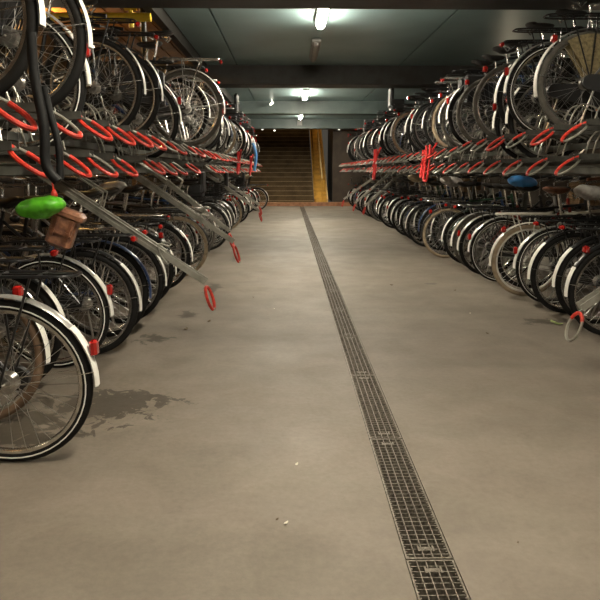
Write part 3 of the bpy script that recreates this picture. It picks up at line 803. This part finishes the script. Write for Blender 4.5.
for side in (-1, 1):
    xf = -1.38 if side < 0 else 2.13; ya, yb = 1.0, 19.6
    rk = empty('bicycle_rack', (xf, ya, 0)); tag(rk, 'long grey two-tier steel bicycle rack along the %s side of the aisle' % ('left' if side < 0 else 'right'), 'bicycle rack')
    Lr = yb - ya
    b = MB(); b.box((side * .0, Lr / 2, 1.205), (.04, Lr, .05)); b.box((0, Lr / 2, 1.234), (.06, Lr, .006)); b.build('lower_stringer', M['rackgrey'], rk, False)
    b = MB(); b.box((side * .12, Lr / 2, 1.385), (.04, Lr, .045)); b.build('upper_stringer', M['rackgrey'], rk, False)
    b = MB(); b.box((side * 1.0, Lr / 2, 1.22), (.06, Lr, .07)); b.build('rear_stringer', M['rackgrey'], rk, False)
    for k in range(9):
        yy = .35 + k * 2.3
        b = MB(); b.box((side * 1.09, yy, .70), (.06, .06, 1.40)); b.box((side * .55, yy, 1.20), (1.1, .04, .06))
        b.box((side * .12, yy, 1.29), (.04, .04, .15)); b.box((side * 1.09, yy, .006), (.14, .14, .012)); b.build('post', M['rackgrey'], rk, False)
    b = MB(); b.box((side * .12, .2, 1.43), (.09, .03, .03)); b.box((side * .15, .2, 1.412), (.03, .045, .006)); o0 = b.build('bracket', M['traygrey'], rk, False)
    for k in range(1, 46): o = o0.copy(); COL.objects.link(o); o.parent = rk; o.location = (0, k * .41, 0)
    b = MB(); b.box((side * 1.05, Lr / 2, .22), (.05, Lr, .05)); b.build('wheel_rail', M['rackgrey'], rk, False)

# ------------------------------------------------------------------ loose things
def saddle_cover(x, y, z, side, m, label, s=1.0):
    def f(v):
        t = (v.x + .15) / .30
        w = .34 + .66 * max(0, (1 - t)) ** .9
        return Vector((v.x, v.y * w + .006 * math.sin(v.x * 60), v.z + (.014 if t < .35 else 0) + .003 * math.sin(v.x * 80 + v.y * 60)))
    b = MB(); b.ell((0, 0, 0), (.155, .115, .066), 22, 12, None, f); o = b.build('saddle_cover', M[m])
    o.location = (x, y, z + .03); o.rotation_euler = (0, rad(4), 0 if side > 0 else PI); o.scale = (s,) * 3
    return tag(o, label, 'saddle cover')
saddle_cover(-1.165, 2.86, 1.0, -1, 'green_cover', 'bright green saddle cover on a bicycle in the lower left row', .76)
saddle_cover(2.50, 6.50, 1.05, 1, 'blue_cover', 'blue saddle cover beside the brown leather saddle, lower right row', 1.05)
saddle_cover(2.47, 4.95, .995, 1, 'grey_cover', 'grey saddle cover right of the brown leather saddle', .9)
saddle_cover(-1.75, 6.05, 1.0, -1, 'grey_cover', 'pale grey saddle cover in the lower left row beyond the sloping trays')
saddle_cover(2.35, 8.8, 1.02, 1, 'grey_cover', 'crumpled pale grey saddle cover in lower right row above the tan wheel', 1.1)
saddle_cover(2.25, 10.8, 1.04, 1, 'leather_cr', 'cream saddle cover below the red hanging strap, right row')
saddle_cover(-1.28, 18.7, 1.0, -1, 'leather_cr', 'cream saddle cover on the lone rusty bicycle by the stairs', .95)
saddle_cover(-1.4, 5.9, 1.75, -1, 'blue_cover', 'blue cover seen between spokes of the upper left row', .8).location = (-1.62, 6.05, 1.60)
# leather bag
bg = empty('leather_bag', (-1.09, 3.0, .985)); bg.rotation_euler = (0, rad(22), rad(6)); bg.scale = (.82, .82, .82); tag(bg, 'worn brown leather bag hanging behind the green saddle cover', 'bag')
b = MB(); b.chbox((0, 0, -.10), (.15, .11, .20), .02); b.build('bag_body', M['bag'], bg)
b = MB(); b.chbox((.01, -.008, .01), (.18, .135, .06), .018); b.box((.0, -.064, -.06), (.13, .012, .10)); b.build('flap', M['bag'], bg)
b = MB()
for s in (-1, 1): b.box((s * .045, -.073, -.07), (.018, .006, .12)); b.box((s * .045, -.077, -.10), (.026, .006, .022))
b.build('strap', M['leather_br'], bg)
# red tag over the green cover
b = MB(); b.tube([(-1.13, 2.95, 1.10), (-1.135, 2.95, 1.16), (-1.12, 2.95, 1.20)], .004, 5); b.ell((-1.13, 2.95, 1.085), (.016, .016, .028), 10, 8)
tag(b.build('red_pull_knob', M['red']), 'small red knob hanging above the leather bag', 'knob')
# black hanging straps at the near left
def strap(pts, r, label):
    b = MB(); b.tube(smoothpts(pts, 6), r, 10); return tag(b.build('gas_strut', M['strut']), label, 'strut', 'black struts at the near left')
o = strap([(-.82, 2.06, 1.63), (-.82, 2.06, 1.5), (-.80, 2.05, 1.34), (-.80, 2.04, 1.22), (-.765, 2.04, 1.165)], .0165, 'thick black tube hanging at left edge, left of the two')
o = strap([(-.80, 2.08, 1.47), (-.79, 2.08, 1.40), (-.765, 2.07, 1.28), (-.765, 2.06, 1.175)], .012, 'thinner black tube hanging beside the thick one, right of the two')
# red hanging loops
def hang(x, y, z0, z1, w, label, r=.013):
    b = MB(); b.tube(smoothpts([(x, y - w / 2, z1), (x, y - w / 2, (z0 + z1) / 2), (x - .02, y - w / 2, z0 + .03), (x - .02, y, z0), (x - .02, y + w / 2, z0 + .03), (x, y + w / 2, (z0 + z1) / 2), (x, y + w / 2, z1)], 4), r, 7)
    b.tube([(x + .06, y - w, z1 + .02), (x - .02, y + w * .7, z0 + (z1 - z0) * .45)], r * .9, 6)
    tag(b.build('hanging_handle', M['redcloth']), label, 'handle', 'long red handles hanging from the racks')
hang(1.66, 7.35, 1.08, 1.50, .18, 'long red handle hanging from right rack, the nearer one')
hang(1.70, 7.75, 1.12, 1.46, .12, 'long red handle hanging from right rack, just behind the nearer one')
hang(1.63, 11.6, 1.05, 1.60, .22, 'bright red strap bundle hanging from right rack, farthest along', .02)
hang(-.86, 10.6, 1.16, 1.52, .25, 'bright red handle standing out at the far end of left rack', .02)
hang(-.78, 12.6, 1.12, 1.50, .2, 'farther bright red handle at the far end of left rack', .018)
b = MB(); b.tube(smoothpts([(-.72, 12.4, 1.75), (-.66, 12.4, 1.5), (-.70, 12.4, 1.2)], 5), .03, 7); tag(b.build('blue_strap', M['blue']), 'blue strap hanging at the far end of upper left row', 'strap')
# leaves and litter
def leaf(x, y, s, m, label, cat='leaf', name='leaf', grp=None):
    b = MB(); n = 9
    for q in range(3 if m == 'leaf' else 1):
        a0 = R.uniform(0, 6); c = Vector((R.uniform(-1, 1) * s * .6, R.uniform(-1, 1) * s * .6, .003 + .004 * q)); rot = Matrix.Rotation(a0, 3, 'Z') @ Matrix.Rotation(rad(R.uniform(-12, 12)), 3, 'X')
        b.ell(c + Vector((0, 0, s * .12)), (s, s * .55, .0025), 10, 4, rot, lambda v: Vector((v.x, v.y * (1 - .5 * abs(v.x) / s), v.z + v.x * v.x / s * .25)))
    o = b.build(name, M[m]); o.location = (x, y, 0); tag(o, label, cat, grp)
leaf(2.13, 4.62, .040, 'leaf', 'pale green leaves on the floor beside the right wheels')
for (x, y, s, m, lb) in ((1.55, 5.0, .012, 'paper', 'white scrap on the floor right of the drain, near the right wheels'), (-.14, 5.2, .010, 'paper', 'tiny scrap on the floor left of the drain'),
    (1.1, 6.3, .022, 'dryleaf', 'dark dry leaf right of the drain'), (1.5, 4.35, .016, 'dryleaf', 'dark fleck on the floor near the worn ring'), (-.35, 5.7, .012, 'dryleaf', 'dark fleck left of the drain at mid distance'),
    (-.80, 4.5, .030, 'dryleaf', 'dry leaf on the floor below the nearest sloping tray'), (-.66, 4.75, .028, 'dryleaf', 'dry leaf right of the tray ring'), (-.05, 1.9, .008, 'dryleaf', 'tiny dark fleck on the nearest bare floor'),
    (.75, 1.75, .006, 'dryleaf', 'tiny dark fleck right of the nearest grate'), (1.7, 6.0, .02, 'dryleaf', 'dry leaf beside the white bicycle'), (.03, 2.30, .012, 'paper', 'small pale scrap left of drain, beyond another'), (-.01, 1.88, .012, 'paper', 'small pale scrap near the bottom left of the drain')):
    leaf(x, y, s, m, lb, 'scrap' if m == 'paper' else 'leaf', 'paper_scrap' if m == 'paper' else 'leaf')

# ------------------------------------------------------------------ light and camera
def area(name, loc, sx, sy, p, col, rot=(0, 0, 0)):
    l = bpy.data.lights.new(name, 'AREA'); l.shape = 'RECTANGLE'; l.size = sx; l.size_y = sy; l.energy = p; l.color = col
    o = bpy.data.objects.new(name, l); o.location = loc; o.rotation_euler = rot; COL.objects.link(o); return o
WC = (1.0, .83, .60)
for y in (-2.2, 1.9, 6.95, 14.2, 19.5): area('lamp_light', (.375, y, 2.80), .10, 1.2, 26, WC)
area('lamp_light', (.375, 11.9, 2.80), .10, .65, 12, WC)
def pt(loc, p, col, r=.06):
    l = bpy.data.lights.new('lamp_light', 'POINT'); l.energy = p; l.color = col; l.shadow_soft_size = r
    o = bpy.data.objects.new('lamp_light', l); o.location = loc; COL.objects.link(o)
for (x, y) in ((-3.2, 4.6), (-3.3, 8.6), (-2.9, 1.5)): pt((x, y, 3.10), {4.6: 6, 8.6: 55, 1.5: 20}[y], (1, .56, .17))  # fill light of the added orange lamps

for side, sw in ((-1, 'left'), (1, 'right')):  # lamps added on the side walls as fill light for the bicycles
    for i, y in enumerate((2.6, 5.6, 8.6, 12.6, 16.6)):
        wx = 4.6 if side > 0 else -3.57
        r = empty('added_fill_lamp', (wx, y, 1.75)); tag(r, 'small round added fill lamp behind the %s bicycles, %s from the camera' % (sw, ordn(i)), 'lamp', 'added fill lamps behind the racks')
        b = MB(); b.tube([(0, 0, 0), (-side * .04, 0, 0)], .09, 14); b.build('housing', M['lamp_body'], r)
        b = MB(); b.ell((-side * .05, 0, 0), (.035, .07, .07)); b.build('lens_cover', M['spot_on'], r)
        pt((wx - side * .22, y, 1.75), 11 if side < 0 else 6, (1, .80, .55), .07)
pt((0, 25.6, 4.7), 32, (1, .68, .32), .15); pt((.2, 23.2, 3.6), 5, (1, .68, .32), .15)
w = bpy.data.worlds.new('World'); sc.world = w; w.use_nodes = True
w.node_tree.nodes['Background'].inputs[0].default_value = (.9, .8, .65, 1); w.node_tree.nodes['Background'].inputs[1].default_value = .07

cam = bpy.data.cameras.new('Camera'); co = bpy.data.objects.new('Camera', cam); COL.objects.link(co); sc.camera = co
cam.sensor_fit = 'HORIZONTAL'; cam.sensor_width = 36; cam.lens = 36.0; cam.clip_end = 100; cam.clip_start = .05
p = math.atan(129 / 600)
co.location = (0, 0, 1.2); co.rotation_euler = (PI / 2 - p, 0, -math.atan(11 / 600 * math.cos(p)))
sc.view_settings.view_transform = 'Standard'; sc.view_settings.look = 'None'; sc.view_settings.gamma = 1
sc.view_settings.exposure = .04; sc.view_settings.use_curve_mapping = False
